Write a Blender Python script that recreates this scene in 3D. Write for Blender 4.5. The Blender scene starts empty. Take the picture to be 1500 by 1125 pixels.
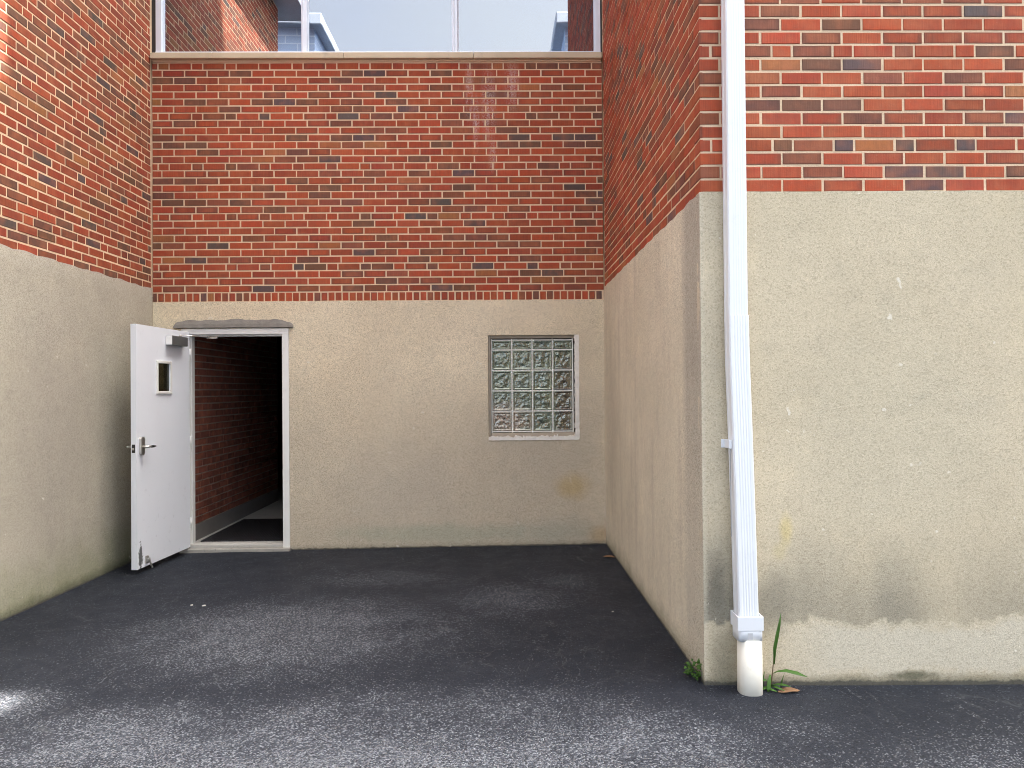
import bpy, bmesh, math, random
from mathutils import Vector, Matrix, noise as mnoise
random.seed(7)
SC = bpy.context.scene
COL = SC.collection

# ------------------------------------------------------------------ camera, light, exposure
CAM_Z = 1.4508
D1, D2, XL, XR = 3.402, 6.609, -3.217, 0.959          # front plane, recess plane, left and right recess walls
yaw, pitch, roll, FPX = 0.01458, 0.00791, -0.00818, 1041.7
cy, sy, cp, sp, cr, sr = math.cos(yaw), math.sin(yaw), math.cos(pitch), math.sin(pitch), math.cos(roll), math.sin(roll)
fw = Vector((sy * cp, cy * cp, sp)); rt = Vector((cy, -sy, 0)); up = rt.cross(fw)
r2 = rt * cr + up * sr; u2 = up * cr - rt * sr
cam = bpy.data.cameras.new("camera"); camo = bpy.data.objects.new("camera", cam); COL.objects.link(camo)
M = Matrix((r2, u2, -fw)).transposed().to_4x4(); M.translation = (0, 0, CAM_Z); camo.matrix_world = M
cam.sensor_width = 36; cam.lens = 36 * FPX / 1500; cam.clip_start = .05; cam.clip_end = 1000
SC.camera = camo

S = Vector((1 / 2.322, 0.2, 1.0)).normalized()           # towards the sun: high, from the right and a little from behind the building
SUN_EL = math.asin(S.z); SUN_ROT = math.atan2(S.x, S.y)
w = bpy.data.worlds.new("World"); SC.world = w; w.use_nodes = True
wn = w.node_tree; wn.nodes.clear()
sky = wn.nodes.new("ShaderNodeTexSky"); sky.sky_type = 'NISHITA'; sky.sun_disc = False
sky.sun_elevation = SUN_EL; sky.sun_rotation = SUN_ROT; sky.air_density = 0.55; sky.dust_density = 8.0; sky.ozone_density = 0.2
bg = wn.nodes.new("ShaderNodeBackground"); bg.inputs[1].default_value = 0.13
out = wn.nodes.new("ShaderNodeOutputWorld")
bw = wn.nodes.new("ShaderNodeRGBToBW"); wn.links.new(sky.outputs[0], bw.inputs[0])
cl_co = wn.nodes.new("ShaderNodeTexCoord"); cl = wn.nodes.new("ShaderNodeTexNoise"); cl.inputs['Scale'].default_value = 2.6; cl.inputs['Detail'].default_value = 6
wn.links.new(cl_co.outputs['Generated'], cl.inputs['Vector'])
clr = wn.nodes.new("ShaderNodeMapRange"); clr.inputs[1].default_value = .35; clr.inputs[2].default_value = .68; clr.inputs[3].default_value = .6; clr.inputs[4].default_value = .92
wn.links.new(cl.outputs[0], clr.inputs[0])
tint = wn.nodes.new("ShaderNodeMix"); tint.data_type = 'RGBA'; tint.blend_type = 'MULTIPLY'; tint.inputs[0].default_value = 1
wn.links.new(bw.outputs[0], tint.inputs[6]); tint.inputs[7].default_value = (1.34, 1.32, 1.28, 1)
veil = wn.nodes.new("ShaderNodeMix"); veil.data_type = 'RGBA'                      # thin white cloud over the blue
wn.links.new(clr.outputs[0], veil.inputs[0]); wn.links.new(sky.outputs[0], veil.inputs[6]); wn.links.new(tint.outputs[2], veil.inputs[7])
wn.links.new(veil.outputs[2], bg.inputs[0]); wn.links.new(bg.outputs[0], out.inputs[0])
sun = bpy.data.lights.new("sun", 'SUN'); sun.energy = 5.0; sun.angle = math.radians(0.55); sun.color = (1, .95, .87)
suno = bpy.data.objects.new("sun", sun); COL.objects.link(suno)
suno.rotation_euler = S.to_track_quat('Z', 'Y').to_euler(); suno.location = (20, 10, 40)
SC.view_settings.view_transform = 'Standard'; SC.view_settings.look = 'None'
SC.view_settings.gamma = 1; SC.view_settings.exposure = 2.60
SC.render.engine = 'CYCLES'
SC.cycles.max_bounces = 8; SC.cycles.diffuse_bounces = 5; SC.cycles.use_denoising = True; SC.cycles.filter_width = 1.0

# ------------------------------------------------------------------ node helper
class NT:
    def __init__(s, name):
        s.m = bpy.data.materials.new(name); s.m.use_nodes = True; s.t = s.m.node_tree; s.t.nodes.clear()
        s.out = s.t.nodes.new("ShaderNodeOutputMaterial")
        g = s.t.nodes.new("ShaderNodeNewGeometry"); s.pos = g.outputs['Position']; s.nor = g.outputs['Normal']
        sep = s.t.nodes.new("ShaderNodeSeparateXYZ"); s.L(s.pos, sep.inputs[0]); s.x, s.y, s.z = sep.outputs
    def L(s, a, b): s.t.links.new(a, b)
    def put(s, v, i):
        if v is None: return
        if hasattr(v, 'is_output'): s.L(v, i)
        else:
            try: i.default_value = v
            except Exception: i.default_value = tuple(v) + (1,) if len(v) == 3 else v
    def math(s, op, a, b=0.0, clamp=False):
        n = s.t.nodes.new("ShaderNodeMath"); n.operation = op; n.use_clamp = clamp
        s.put(a, n.inputs[0]); s.put(b, n.inputs[1]); return n.outputs[0]
    def add(s, a, b): return s.math('ADD', a, b)
    def mul(s, a, b): return s.math('MULTIPLY', a, b)
    def vec(s, x, y, z):
        n = s.t.nodes.new("ShaderNodeCombineXYZ"); s.put(x, n.inputs[0]); s.put(y, n.inputs[1]); s.put(z, n.inputs[2]); return n.outputs[0]
    def scalev(s, v, k):
        n = s.t.nodes.new("ShaderNodeVectorMath"); n.operation = 'MULTIPLY'; s.put(v, n.inputs[0]); n.inputs[1].default_value = k; return n.outputs[0]
    def noise(s, scale, detail=3, rough=.55, vec=None, dist=0.0):
        n = s.t.nodes.new("ShaderNodeTexNoise"); s.put(vec if vec is not None else s.pos, n.inputs['Vector'])
        n.inputs['Scale'].default_value = scale; n.inputs['Detail'].default_value = detail
        n.inputs['Roughness'].default_value = rough; n.inputs['Distortion'].default_value = dist; return n.outputs[0]
    def voro(s, scale, vec=None, feature='F1', rand=1.0):
        n = s.t.nodes.new("ShaderNodeTexVoronoi"); n.feature = feature; s.put(vec if vec is not None else s.pos, n.inputs['Vector'])
        n.inputs['Scale'].default_value = scale; n.inputs['Randomness'].default_value = rand; return n.outputs
    def rng(s, v, a, b, c=0.0, d=1.0, smooth=False):
        n = s.t.nodes.new("ShaderNodeMapRange"); n.clamp = True
        if smooth: n.interpolation_type = 'SMOOTHSTEP'
        s.put(v, n.inputs[0])
        for i, q in enumerate((a, b, c, d)): n.inputs[1 + i].default_value = q
        return n.outputs[0]
    def mix(s, f, a, b, blend='MIX'):
        n = s.t.nodes.new("ShaderNodeMix"); n.data_type = 'RGBA'; n.blend_type = blend
        s.put(f, n.inputs[0]); s.put(a, n.inputs[6]); s.put(b, n.inputs[7]); return n.outputs[2]
    def blob(s, p, c, r, wob=.6, nz=None, soft=.6):
        """soft edged patch: p = socket pair, c centre, r radii"""
        a = s.mul(s.add(p[0], -c[0]), 1 / r[0]); b = s.mul(s.add(p[1], -c[1]), 1 / r[1])
        d = s.math('SQRT', s.add(s.mul(a, a), s.mul(b, b)))
        if nz is not None: d = s.add(d, s.mul(s.add(nz, -.5), wob * 2))
        return s.rng(d, 1.0, 1 - soft, 0, 1, True)
    def attr(s, name):
        n = s.t.nodes.new("ShaderNodeAttribute"); n.attribute_name = name; return n
    def bump(s, h, dist, strength=1.0, nor=None):
        n = s.t.nodes.new("ShaderNodeBump"); n.inputs['Strength'].default_value = strength; n.inputs['Distance'].default_value = dist
        s.put(h, n.inputs['Height'])
        if nor is not None: s.L(nor, n.inputs['Normal'])
        return n.outputs[0]
    def pbr(s, color, rough=.8, metal=0.0, nor=None, spec=.5, **kw):
        n = s.t.nodes.new("ShaderNodeBsdfPrincipled"); s.put(color, n.inputs['Base Color']); s.put(rough, n.inputs['Roughness'])
        s.put(metal, n.inputs['Metallic']); s.put(spec, n.inputs['Specular IOR Level'])
        if nor is not None: s.L(nor, n.inputs['Normal'])
        for k, v in kw.items(): s.put(v, n.inputs[k.replace('_', ' ')])
        return n.outputs[0]
    def done(s, sh): s.L(sh, s.out.inputs[0]); return s.m
    def shader(s, typ): return s.t.nodes.new(typ)

# ------------------------------------------------------------------ materials
def m_brick():
    n = NT("brick")
    a = n.attr("brick_col"); f = n.attr("brick_uv")
    sep = n.t.nodes.new("ShaderNodeSeparateXYZ"); n.L(f.outputs['Vector'], sep.inputs[0])
    edge = n.math('MAXIMUM', n.math('ABSOLUTE', sep.outputs[0]), n.math('ABSOLUTE', sep.outputs[1]))
    nz = n.noise(14, 4); nf = n.noise(90, 3, .7)
    u = n.add(n.x, n.y)
    comb = n.noise(1, 2, .6, n.vec(n.mul(u, 240), n.mul(n.z, 5), 0))
    col = n.mix(n.rng(n.noise(30, 4, .6), .3, .75), a.outputs['Color'], n.mix(.35, a.outputs['Color'], (.13, .075, .055)))
    col = n.mix(n.mul(n.rng(n.noise(9, 2), .45, .7), .35), col, (.50, .17, .08))
    # kiln flash: dark rim on some bricks (flag in uv.z)
    rim = n.mul(n.rng(n.add(edge, n.mul(n.add(nz, -.5), .5)), .62, .95), sep.outputs[2])
    col = n.mix(n.mul(rim, .55), col, (.12, .062, .045))
    col = n.mix(n.mul(n.rng(comb, .35, .65), .45), col, n.mix(1.0, col, (.62, .56, .54), 'MULTIPLY'))
    col = n.mix(n.rng(nf, .66, .8, 0, .35), col, (.42, .33, .26))
    # salt streaks running down from the window sill joint of the recess wall
    gate = n.rng(n.y, 6.4, 6.5)
    st = n.noise(1, 4, .7, n.vec(n.mul(n.x, 26), n.mul(n.z, 2.2), 3.1)); gr = n.noise(70, 3, .7)
    eff = None
    for (cx, cz, rx, rz) in ((-.28, 4.25, .055, .42), (-.10, 4.10, .10, .52), (.12, 4.30, .10, .34), (-.22, 3.95, .05, .35), (-.07, 3.65, .05, .25)):
        b = n.blob((n.x, n.z), (cx, cz), (rx, rz), .5, st, .9); eff = b if eff is None else n.math('MAXIMUM', eff, b)
    eff = n.mul(n.mul(eff, gate), n.rng(n.add(n.mul(gr, .6), n.mul(st, .55)), .5, .72))
    col = n.mix(n.mul(eff, .62), col, (.66, .58, .55))
    h = n.add(n.mul(comb, .7), n.add(n.mul(nf, .6), n.mul(nz, .5)))
    return n.done(n.pbr(col, .82, 0, n.bump(h, .0025, .8), .25))

def m_mortar():
    n = NT("mortar")
    g = n.noise(160, 3, .7); b = n.noise(6, 3)
    col = n.mix(b, (.64, .47, .31), (.80, .61, .42)); col = n.mix(n.rng(g, .58, .78, 0, .4), col, (.34, .25, .17))
    return n.done(n.pbr(col, .95, 0, n.bump(n.add(g, n.noise(45, 2)), .004, .9), .1))

def stucco(name, kind):
    n = NT(name)
    u = n.y if kind in ('left', 'side') else n.x
    grain = n.noise(150 if kind != 'front' else 120, 3, .75)
    gr2 = n.voro(190 if kind != 'front' else 165)
    big = n.noise(1.1, 5, .6); mid = n.noise(6, 5, .65); stre = n.noise(1, 4, .6, n.vec(n.mul(u, 7), n.mul(n.z, .7), 0))
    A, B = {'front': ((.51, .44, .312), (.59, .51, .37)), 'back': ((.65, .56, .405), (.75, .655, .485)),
            'side': ((.62, .565, .43), (.71, .65, .505)), 'left': ((.39, .355, .285), (.455, .415, .335))}[kind]  # one stucco; back and side tones raised, left lowered, to stand in for light
    col = n.mix(n.rng(n.add(n.mul(big, .7), n.mul(mid, .3)), .35, .65), A, B)
    col = n.mix(n.rng(mid, .5, .75, 0, .45), col, n.mix(1.0, col, (.74, .75, .76), 'MULTIPLY'))
    col = n.mix(n.rng(n.noise(2.6, 5, .65), .52, .72, 0, .5), col, n.mix(1.0, col, (1.18, 1.16, 1.12), 'MULTIPLY'))
    P = (u, n.z)
    nz = n.noise(5, 5, .65)
    def stain_tone(c, r, colr, k, wob=.45, soft=.8):
        nonlocal col
        col = n.mix(n.mul(n.blob(P, c, r, wob, nz, soft), k), col, colr)
    if kind == 'back':
        # greyer, rubbed lower half; warm patches; scratches
        col = n.mix(n.mul(n.rng(n.add(n.z, n.mul(n.add(big, -.5), 1.6)), 1.9, .5), .55), col, (.47, .405, .32))
        stain_tone((.45, 1.0), (1.0, .8), (.45, .40, .32), .55); stain_tone((-.9, .55), (.8, .5), (.50, .44, .35), .5)
        stain_tone((-1.4, 1.5), (.6, .7), (.68, .57, .41), .4)
        stain_tone((.66, .55), (.22, .17), (.52, .39, .20), .75); stain_tone((.90, .10), (.16, .13), (.52, .37, .20), .7)
        stain_tone((-.6, .12), (1.6, .14), (.40, .41, .31), .6); stain_tone((.5, .14), (.6, .2), (.42, .41, .33), .5)
        stain_tone((-2.45, 2.2), (1.0, .1), (.70, .58, .41), .5)
        scr = n.noise(1, 3, .6, n.vec(n.mul(n.x, 40), n.mul(n.z, 8), 0))
        ms = n.math('MAXIMUM', n.blob(P, (.60, .60), (.18, .15), .4, nz), n.blob(P, (.82, .66), (.10, .12), .4, nz))
        col = n.mix(n.mul(n.mul(ms, n.rng(scr, .6, .68)), .6), col, (.62, .55, .42))
        sq = n.noise(1, 3, .6, n.vec(n.mul(n.x, 12), n.mul(n.z, 60), 0))
        col = n.mix(n.mul(n.rng(sq, .66, .72), n.mul(n.rng(n.noise(1.3, 2), .5, .62), .35)), col, (.6, .53, .42))
    if kind == 'left':
        col = n.mix(n.mul(n.rng(n.add(n.z, n.mul(n.add(nz, -.5), .5)), .42, .02), .75), col, (.27, .275, .17))
        col = n.mix(n.mul(n.rng(n.add(n.z, n.mul(n.add(nz, -.5), .12)), .075, .0), .8), col, (.10, .105, .06))
        col = n.mix(n.mul(n.rng(stre, .52, .72), .35), col, (.36, .33, .28)); stain_tone((5.2, 1.2), (.7, 1.2), (.37, .33, .28), .5)
        stain_tone((6.4, 1.2), (.35, 1.4), (.36, .31, .24), .5)  # darker towards the inner corner
        col = n.mix(n.mul(n.rng(n.add(n.z, n.mul(n.add(nz, -.5), .25)), 2.28, 2.40), .5), col, (.52, .48, .40))
    if kind == 'side':
        col = n.mix(n.mul(n.rng(stre, .5, .7), .4), col, (.46, .40, .32))
        # old grey repair band beside the outer corner
        bw = n.add(n.y, n.mul(n.add(stre, -.5), .22))
        col = n.mix(n.mul(n.mul(n.rng(bw, 3.78, 3.66), n.rng(n.z, .6, 1.6, .55, 1)), .62), col, (.33, .305, .26))
        col = n.mix(n.rng(n.y, 3.415, 3.425, .35, 0), col, (.62, .56, .45))
        stain_tone((6.2, 1.2), (.5, 1.2), (.46, .40, .31), .5)  # soft darker patch towards the inner corner
        col = n.mix(n.mul(n.rng(n.add(n.z, n.mul(n.add(nz, -.5), .22)), .16, .0), .7), col, (.17, .165, .10))
    if kind == 'front':
        # damp tide mark: dark band, pale salts under it, mossy foot
        zz = n.add(n.add(n.z, n.mul(n.add(nz, -.5), .20)), n.mul(n.add(n.noise(13, 5, .7), -.5), .11))
        band = n.mul(n.rng(zz, .31, .335), n.rng(zz, .80, .40))
        bx = n.mul(n.rng(n.noise(1, 2, .5, n.vec(n.mul(n.x, 2.2), 1.7, 0)), .36, .60, .2, 1), n.rng(n.x, 2.3, 1.5, .55, 1))
        col = n.mix(n.mul(n.mul(band, bx), .9), col, (.225, .21, .165))
        stain_tone((1.02, .50), (.07, .20), (.17, .155, .12), .75, .5)
        stain_tone((1.05, .10), (.12, .22), (.17, .16, .11), .65, .5); stain_tone((1.28, .42), (.16, .22), (.20, .185, .145), .7, .5)
        sal = n.mul(n.rng(zz, .33, .28), n.rng(zz, .04, .10))
        col = n.mix(n.mul(n.mul(sal, n.rng(n.x, 1.25, 1.6)), .7), col, (.56, .52, .42))
        col = n.mix(n.mul(n.rng(n.add(n.z, n.mul(n.add(nz, -.5), .10)), .075, .015), .8), col, (.13, .125, .08))
        stain_tone((1.95, .06), (.20, .035), (.10, .10, .065), .8, .9)
        stain_tone((1.36, .77), (.045, .12), (.60, .48, .18), .5, .6); stain_tone((1.33, .66), (.05, .06), (.56, .47, .22), .3, .6)
        stain_tone((1.9, 1.2), (.7, .8), (.50, .455, .34), .4)
        dr = n.noise(1, 3, .6, n.vec(n.mul(n.x, 45), n.mul(n.z, 3.5), 0))
        col = n.mix(n.mul(n.rng(dr, .70, .76), n.mul(n.rng(n.noise(2.2, 2), .5, .62), .35)), col, (.72, .67, .55))
        col = n.mix(n.mul(n.rng(n.x, .985, .965), .35), col, (.62, .57, .45))
    # sealer lapped up the foot of the wall
    base = {'back': n.mul(n.x, .0071), 'side': n.mul(n.add(n.y, -7.4), -.0086), 'front': n.mul(n.add(n.x, -4.65), -.0092), 'left': n.mul(n.add(n.y, -3.96), -.0086)}[kind]
    rel = n.add(n.math('SUBTRACT', n.z, base), n.add(n.mul(n.add(n.noise(16, 5, .7), -.5), .035), n.mul(n.add(n.noise(60, 3), -.5), .012)))
    col = n.mix(n.mul(n.rng(rel, .016, .006), .92), col, (.035, .036, .042))
    col = n.mix(n.mul(n.rng(rel, .055, .012), .4), col, (.16, .15, .11))
    # sand grain: dark pits and pale grains
    k = {'front': .62, 'left': .85}.get(kind, 1.1)
    sc_ = n.t.nodes.new("ShaderNodeSeparateColor"); n.L(gr2[1], sc_.inputs[0])
    col = n.mix(n.rng(sc_.outputs[0], .55, 1.0, 0, .62 * k), col, n.mix(1.0, col, (.42, .40, .36), 'MULTIPLY'))
    col = n.mix(n.rng(sc_.outputs[1], .6, 1.0, 0, .7 * k), col, n.mix(1.0, col, (1.3, 1.3, 1.3), 'MULTIPLY'))
    col = n.mix(n.rng(grain, .58, .74, 0, .6 * k), col, n.mix(1.0, col, (.5, .47, .43), 'MULTIPLY'))
    col = n.mix(n.rng(n.noise(19, 2, .5), .74, .77, 0, .7), col, (.72, .68, .58))
    h = n.add(n.mul(grain, 1.0), n.add(n.mul(gr2[0], .5), n.mul(mid, .8)))
    return n.done(n.pbr(col, .93, 0, n.bump(h, .0022, .6), .15))

def m_asphalt():
    n = NT("asphalt")
    P = (n.x, n.y)
    nz = n.noise(1.3, 6, .66); n2 = n.noise(5, 6, .7, dist=.6); n3 = n.noise(22, 5, .7)
    # where the sealer is worn off; last pale patch paints in the sun spot's brightness
    wear_sunspot = None
    for (c, r, k) in (((-1.3, 4.3), (1.45, 1.05), .75), ((-.5, 2.5), (2.3, 1.15), 1.25), ((.05, 4.9), (.7, .6), .5), ((.55, 2.75), (.8, .6), .9), ((-.9, 5.5), (.9, .4), .35),
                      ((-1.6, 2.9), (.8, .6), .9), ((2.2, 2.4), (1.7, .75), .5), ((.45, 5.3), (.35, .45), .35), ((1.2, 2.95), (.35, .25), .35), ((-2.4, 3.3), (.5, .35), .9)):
        b = n.mul(n.blob(P, c, r, .35, nz, .85), k); wear_sunspot = b if wear_sunspot is None else n.math('MAXIMUM', wear_sunspot, b)
    for (c, r, k) in (((.45, 3.75), (.65, .45), .75), ((-.35, 3.05), (.9, .22), .35), ((-.6, 4.35), (.35, .15), .5)):
        wear_sunspot = n.mul(wear_sunspot, n.math('SUBTRACT', 1.0, n.mul(n.blob(P, c, r, .4, nz, .9), k)))
    wear_sunspot = n.mul(wear_sunspot, n.rng(n2, .30, .66, .45, 1.15))
    scr = n.noise(1, 4, .7, n.vec(n.add(n.mul(n.x, 22), n.mul(n.y, 4)), n.mul(n.y, 3), 0), 1.0)
    scr2 = n.noise(1, 4, .7, n.vec(n.mul(n.x, 3), n.add(n.mul(n.y, 20), n.mul(n.x, 9)), 4), 1.0)
    scuff = n.mul(n.math('MAXIMUM', n.rng(scr, .60, .70), n.rng(scr2, .63, .72)), n.rng(n.noise(.9, 2), .42, .6))
    # long thin scratches and hairline cracks in the sealer
    wob = n.t.nodes.new("ShaderNodeVectorMath"); wob.operation = 'ADD'; n.L(n.pos, wob.inputs[0]); n.L(n.scalev(n.vec(n.noise(2.5, 4), n.noise(2.1, 4, .6, n.scalev(n.pos, (1.3, .8, 1))), 0), (.5, .5, 0)), wob.inputs[1])
    ve = n.voro(1.9, wob.outputs[0], 'DISTANCE_TO_EDGE')
    line = n.mul(n.rng(ve[0], .010, .002), n.rng(n.noise(1.7, 3), .46, .58))
    ve2 = n.voro(4.5, n.scalev(wob.outputs[0], (1, .45, 1)), 'DISTANCE_TO_EDGE')
    line2 = n.mul(n.mul(n.rng(ve2[0], .012, .002), n.blob(P, (.12, 3.7), (.8, 1.1), .4, nz, .9)), n.rng(n3, .42, .60))
    v1 = n.voro(185); v2 = n.voro(80)
    sepc = n.t.nodes.new("ShaderNodeSeparateColor"); n.L(v1[1], sepc.inputs[0])
    sepd = n.t.nodes.new("ShaderNodeSeparateColor"); n.L(v2[1], sepd.inputs[0])
    base = n.mix(n.rng(nz, .35, .65), (.020, .0265, .045), (.036, .044, .066))
    base = n.mix(n.mul(n.math('MAXIMUM', wear_sunspot, n.mul(n.rng(n2, .45, .7), .25)), .85), base, (.165, .183, .218))
    thr = n.math('SUBTRACT', 1.0, n.add(n.mul(wear_sunspot, .40), n.add(n.mul(scuff, .14), .030)))
    st = n.math('GREATER_THAN', sepc.outputs[0], thr)
    stone = n.mix(sepc.outputs[1], (.22, .24, .28), (.66, .69, .75))
    stone = n.mix(n.rng(sepc.outputs[2], .7, .8, 0, .5), stone, (.22, .185, .14))
    col = n.mix(n.mul(st, n.rng(n.add(wear_sunspot, n.mul(scuff, .5)), 0, .5, .35, .85)), base, stone)
    st2 = n.math('GREATER_THAN', sepd.outputs[0], n.math('SUBTRACT', 1.0, n.add(n.mul(wear_sunspot, .10), .004)))
    col = n.mix(n.mul(st2, n.rng(n.add(v2[0], 0), .0062, .0035, 0, .8)), col, (.62, .61, .58))
    dk = n.math('LESS_THAN', sepc.outputs[0], .18)
    col = n.mix(n.mul(dk, .6), col, (.010, .010, .013))
    col = n.mix(n.mul(scuff, n.rng(n3, .4, .65, .05, .45)), col, (.20, .205, .22))
    col = n.mix(n.mul(line2, .55), col, (.24, .25, .27)); col = n.mix(n.mul(line, n.rng(n3, .4, .6, .15, .6)), col, (.17, .175, .19))
    h = n.add(n.mul(v1[0], -60), n.add(n.mul(n3, .5), n.noise(260, 2)))
    rough = n.rng(wear_sunspot, 0, .6, .62, .85)
    return n.done(n.pbr(col, rough, 0, n.bump(h, .004, .8), .35))

def simple(name, c, rough=.6, metal=0., var=.12, scale=8, bump=.0, bscale=60, spec=.5, dirt=None, dirt_k=.4, dscale=5):
    n = NT(name); nz = n.noise(scale, 4)
    d = tuple(max(0, q * (1 - var)) for q in c); e = tuple(min(1, q * (1 + var)) for q in c)
    col = n.mix(nz, d, e)
    if dirt: col = n.mix(n.rng(n.noise(dscale, 6, .7), .58, .74, 0, dirt_k), col, dirt)
    return n.done(n.pbr(col, rough, metal, n.bump(n.noise(bscale, 3), bump, .8) if bump else None, spec))

def m_glass_reflective():
    n = NT("tinted_window_glass")
    wav = n.noise(1.6, 1)
    nb = n.bump(wav, .0012, .5)
    gl = n.shader("ShaderNodeBsdfGlossy"); gl.inputs['Color'].default_value = (.80, .86, .94, 1); gl.inputs['Roughness'].default_value = 0.0; n.L(nb, gl.inputs['Normal'])
    tr = n.shader("ShaderNodeBsdfTransparent"); tr.inputs['Color'].default_value = (.55, .62, .68, 1)
    mx = n.shader("ShaderNodeMixShader"); mx.inputs[0].default_value = .53
    n.L(tr.outputs[0], mx.inputs[1]); n.L(gl.outputs[0], mx.inputs[2]); return n.done(mx.outputs[0])

def m_clear_glass():
    n = NT("clear_glass")
    gl = n.shader("ShaderNodeBsdfGlossy"); gl.inputs['Color'].default_value = (.9, .92, .9, 1); gl.inputs['Roughness'].default_value = 0.02
    tr = n.shader("ShaderNodeBsdfTransparent"); tr.inputs['Color'].default_value = (.34, .33, .28, 1)
    mx = n.shader("ShaderNodeMixShader"); mx.inputs[0].default_value = .10
    n.L(tr.outputs[0], mx.inputs[1]); n.L(gl.outputs[0], mx.inputs[2]); return n.done(mx.outputs[0])

def m_glass_block():
    n = NT("wavy_block_glass")
    gl = n.shader("ShaderNodeBsdfGlossy"); gl.inputs['Color'].default_value = (.80, .84, .70, 1); gl.inputs['Roughness'].default_value = .04
    P = (n.x, n.z); nz = n.noise(9, 3)
    tint = n.mix(n.rng(n.noise(14, 2), .35, .65), (.20, .25, .20), (.33, .37, .24))
    tint = n.mix(n.blob(P, (.02, 1.15), (.36, .26), .5, nz, .8), tint, (.62, .47, .38))
    tint = n.mix(n.mul(n.blob(P, (.60, 1.35), (.13, .55), .4, nz, .6), .8), tint, (.20, .125, .085))
    pat = n.noise(46, 4, .75, None, 2.2)
    dif = n.pbr(n.mix(n.rng(pat, .40, .62), (.018, .024, .020), tint), .15, 0, None, .6)
    mx = n.shader("ShaderNodeMixShader"); mx.inputs[0].default_value = .13
    n.L(dif, mx.inputs[1]); n.L(gl.outputs[0], mx.inputs[2]); return n.done(mx.outputs[0])

def m_door():
    n = NT("door_paint")
    col = n.mix(n.noise(2.5, 4), (.76, .78, .82), (.82, .84, .88))
    low = n.rng(n.z, 1.0, .05)
    col = n.mix(n.mul(n.rng(n.noise(11, 6, .7), .60, .74), n.rng(n.z, 1.1, .1, .12, .45)), col, (.36, .36, .37))
    v = n.noise(1, 3, .6, n.vec(n.mul(n.y, 30), n.mul(n.z, 14), 0))
    col = n.mix(n.mul(n.rng(v, .68, .74), n.rng(n.z, .9, .2, 0, .5)), col, (.30, .30, .31))
    # chipped paint by the bottom corner
    ch = n.blob((n.y, n.z), (5.80, .13), (.030, .11), 1.6, n.noise(26, 5, .75), .3)
    col = n.mix(n.mul(ch, .9), col, (.05, .05, .045))
    return n.done(n.pbr(col, .42, 0, n.bump(n.noise(120, 2), .0006, .5), .4))

def m_pale_brick():
    n = NT("pale_painted_brick")
    b = n.t.nodes.new("ShaderNodeTexBrick"); n.L(n.vec(n.add(n.x, n.y), n.z, 0), b.inputs['Vector'])
    b.inputs['Scale'].default_value = 1.0; b.inputs['Brick Width'].default_value = .6; b.inputs['Row Height'].default_value = .2; b.inputs['Mortar Size'].default_value = .015
    b.inputs['Color1'].default_value = (.30, .38, .52, 1); b.inputs['Color2'].default_value = (.34, .42, .56, 1); b.inputs['Mortar'].default_value = (.50, .56, .66, 1)
    return n.done(n.pbr(b.outputs[0], .7))

def m_leaf(name, a, b):
    n = NT(name); r = n.attr("leaf_rnd")
    col = n.mix(r.outputs['Fac'], a, b)
    d = n.pbr(col, .5, 0, None, .35); t = n.shader("ShaderNodeBsdfTranslucent"); n.put(n.mix(.5, col, (.25, .35, .05)), t.inputs[0])
    mx = n.shader("ShaderNodeMixShader"); mx.inputs[0].default_value = .3; n.L(d, mx.inputs[1]); n.L(t.outputs[0], mx.inputs[2]); return n.done(mx.outputs[0])

def m_mat():
    n = NT("ribbed_rubber")
    w1 = n.t.nodes.new("ShaderNodeTexWave"); n.L(n.pos, w1.inputs[0]); w1.inputs['Scale'].default_value = 14; w1.bands_direction = 'DIAGONAL'
    v = n.voro(38, None, 'F1', 0.0)
    return n.done(n.pbr(n.mix(n.rng(v[0], .006, .014), (.05, .05, .055), (.010, .010, .012)), .55, 0, n.bump(v[0], .02, .8)))

def m_salt_metal():
    n = NT("dirty_sill")
    return n.m

BRICK, MORTAR = m_brick(), m_mortar()
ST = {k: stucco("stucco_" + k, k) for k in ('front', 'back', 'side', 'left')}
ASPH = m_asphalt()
CEMENT = simple("grey_cement_patch", (.20, .185, .165), .95, 0, .35, 14, .006, 50, .1)
WHITE = simple("white_frame_paint", (.80, .79, .75), .45, 0, .05, 6, .0004, 90, .4, (.45, .42, .36), .3, 14)
ALU = simple("window_aluminium", (.74, .79, .86), .38, 0.15, .05, 3)
SILLST = simple("limestone_sill", (.56, .47, .33), .9, 0, .2, 5, .002, 80, .2, (.25, .22, .19), .6, 6)
PIPEW = simple("white_pipe_paint", (.73, .755, .785), .38, 0, .03, 4, .0006, 9, .45, (.5, .5, .48), .25, 18)
PVC = simple("old_pvc", (.76, .73, .64), .5, 0, .06, 5, .0004, 50, .4, (.42, .38, .28), .5, 16)
CAULK = simple("white_caulk", (.78, .75, .69), .9, 0, .2, 25, .006, 40, .1, (.36, .32, .26), .6, 12)
JOINT = simple("white_block_joint", (.84, .83, .77), .85, 0, .12, 20, .002, 60, .2)
SILLG = simple('grey_door_sill', (.46, .44, .40), .8, 0, .15, 12, .001, 60, .3, (.15, .14, .12), .6, 20)
BEIGE = simple('border_mortar', (.40, .35, .28), .95, 0, .25, 18, .004, 50, .1)
GREYM = simple("grey_metal_cover", (.17, .17, .165), .42, .5, .08, 4)
SILVER = simple("silver_metal", (.58, .56, .52), .3, .9, .1, 20)
DARKM = simple("dark_metal", (.05, .05, .05), .4, .4, .1, 20)
BLACK = simple("black_plastic", (.012, .012, .012), .4)
CONC = simple("threshold_concrete", (.36, .34, .30), .9, 0, .2, 8, .004, 60, .2, (.08, .075, .07), .8, 13)
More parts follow.
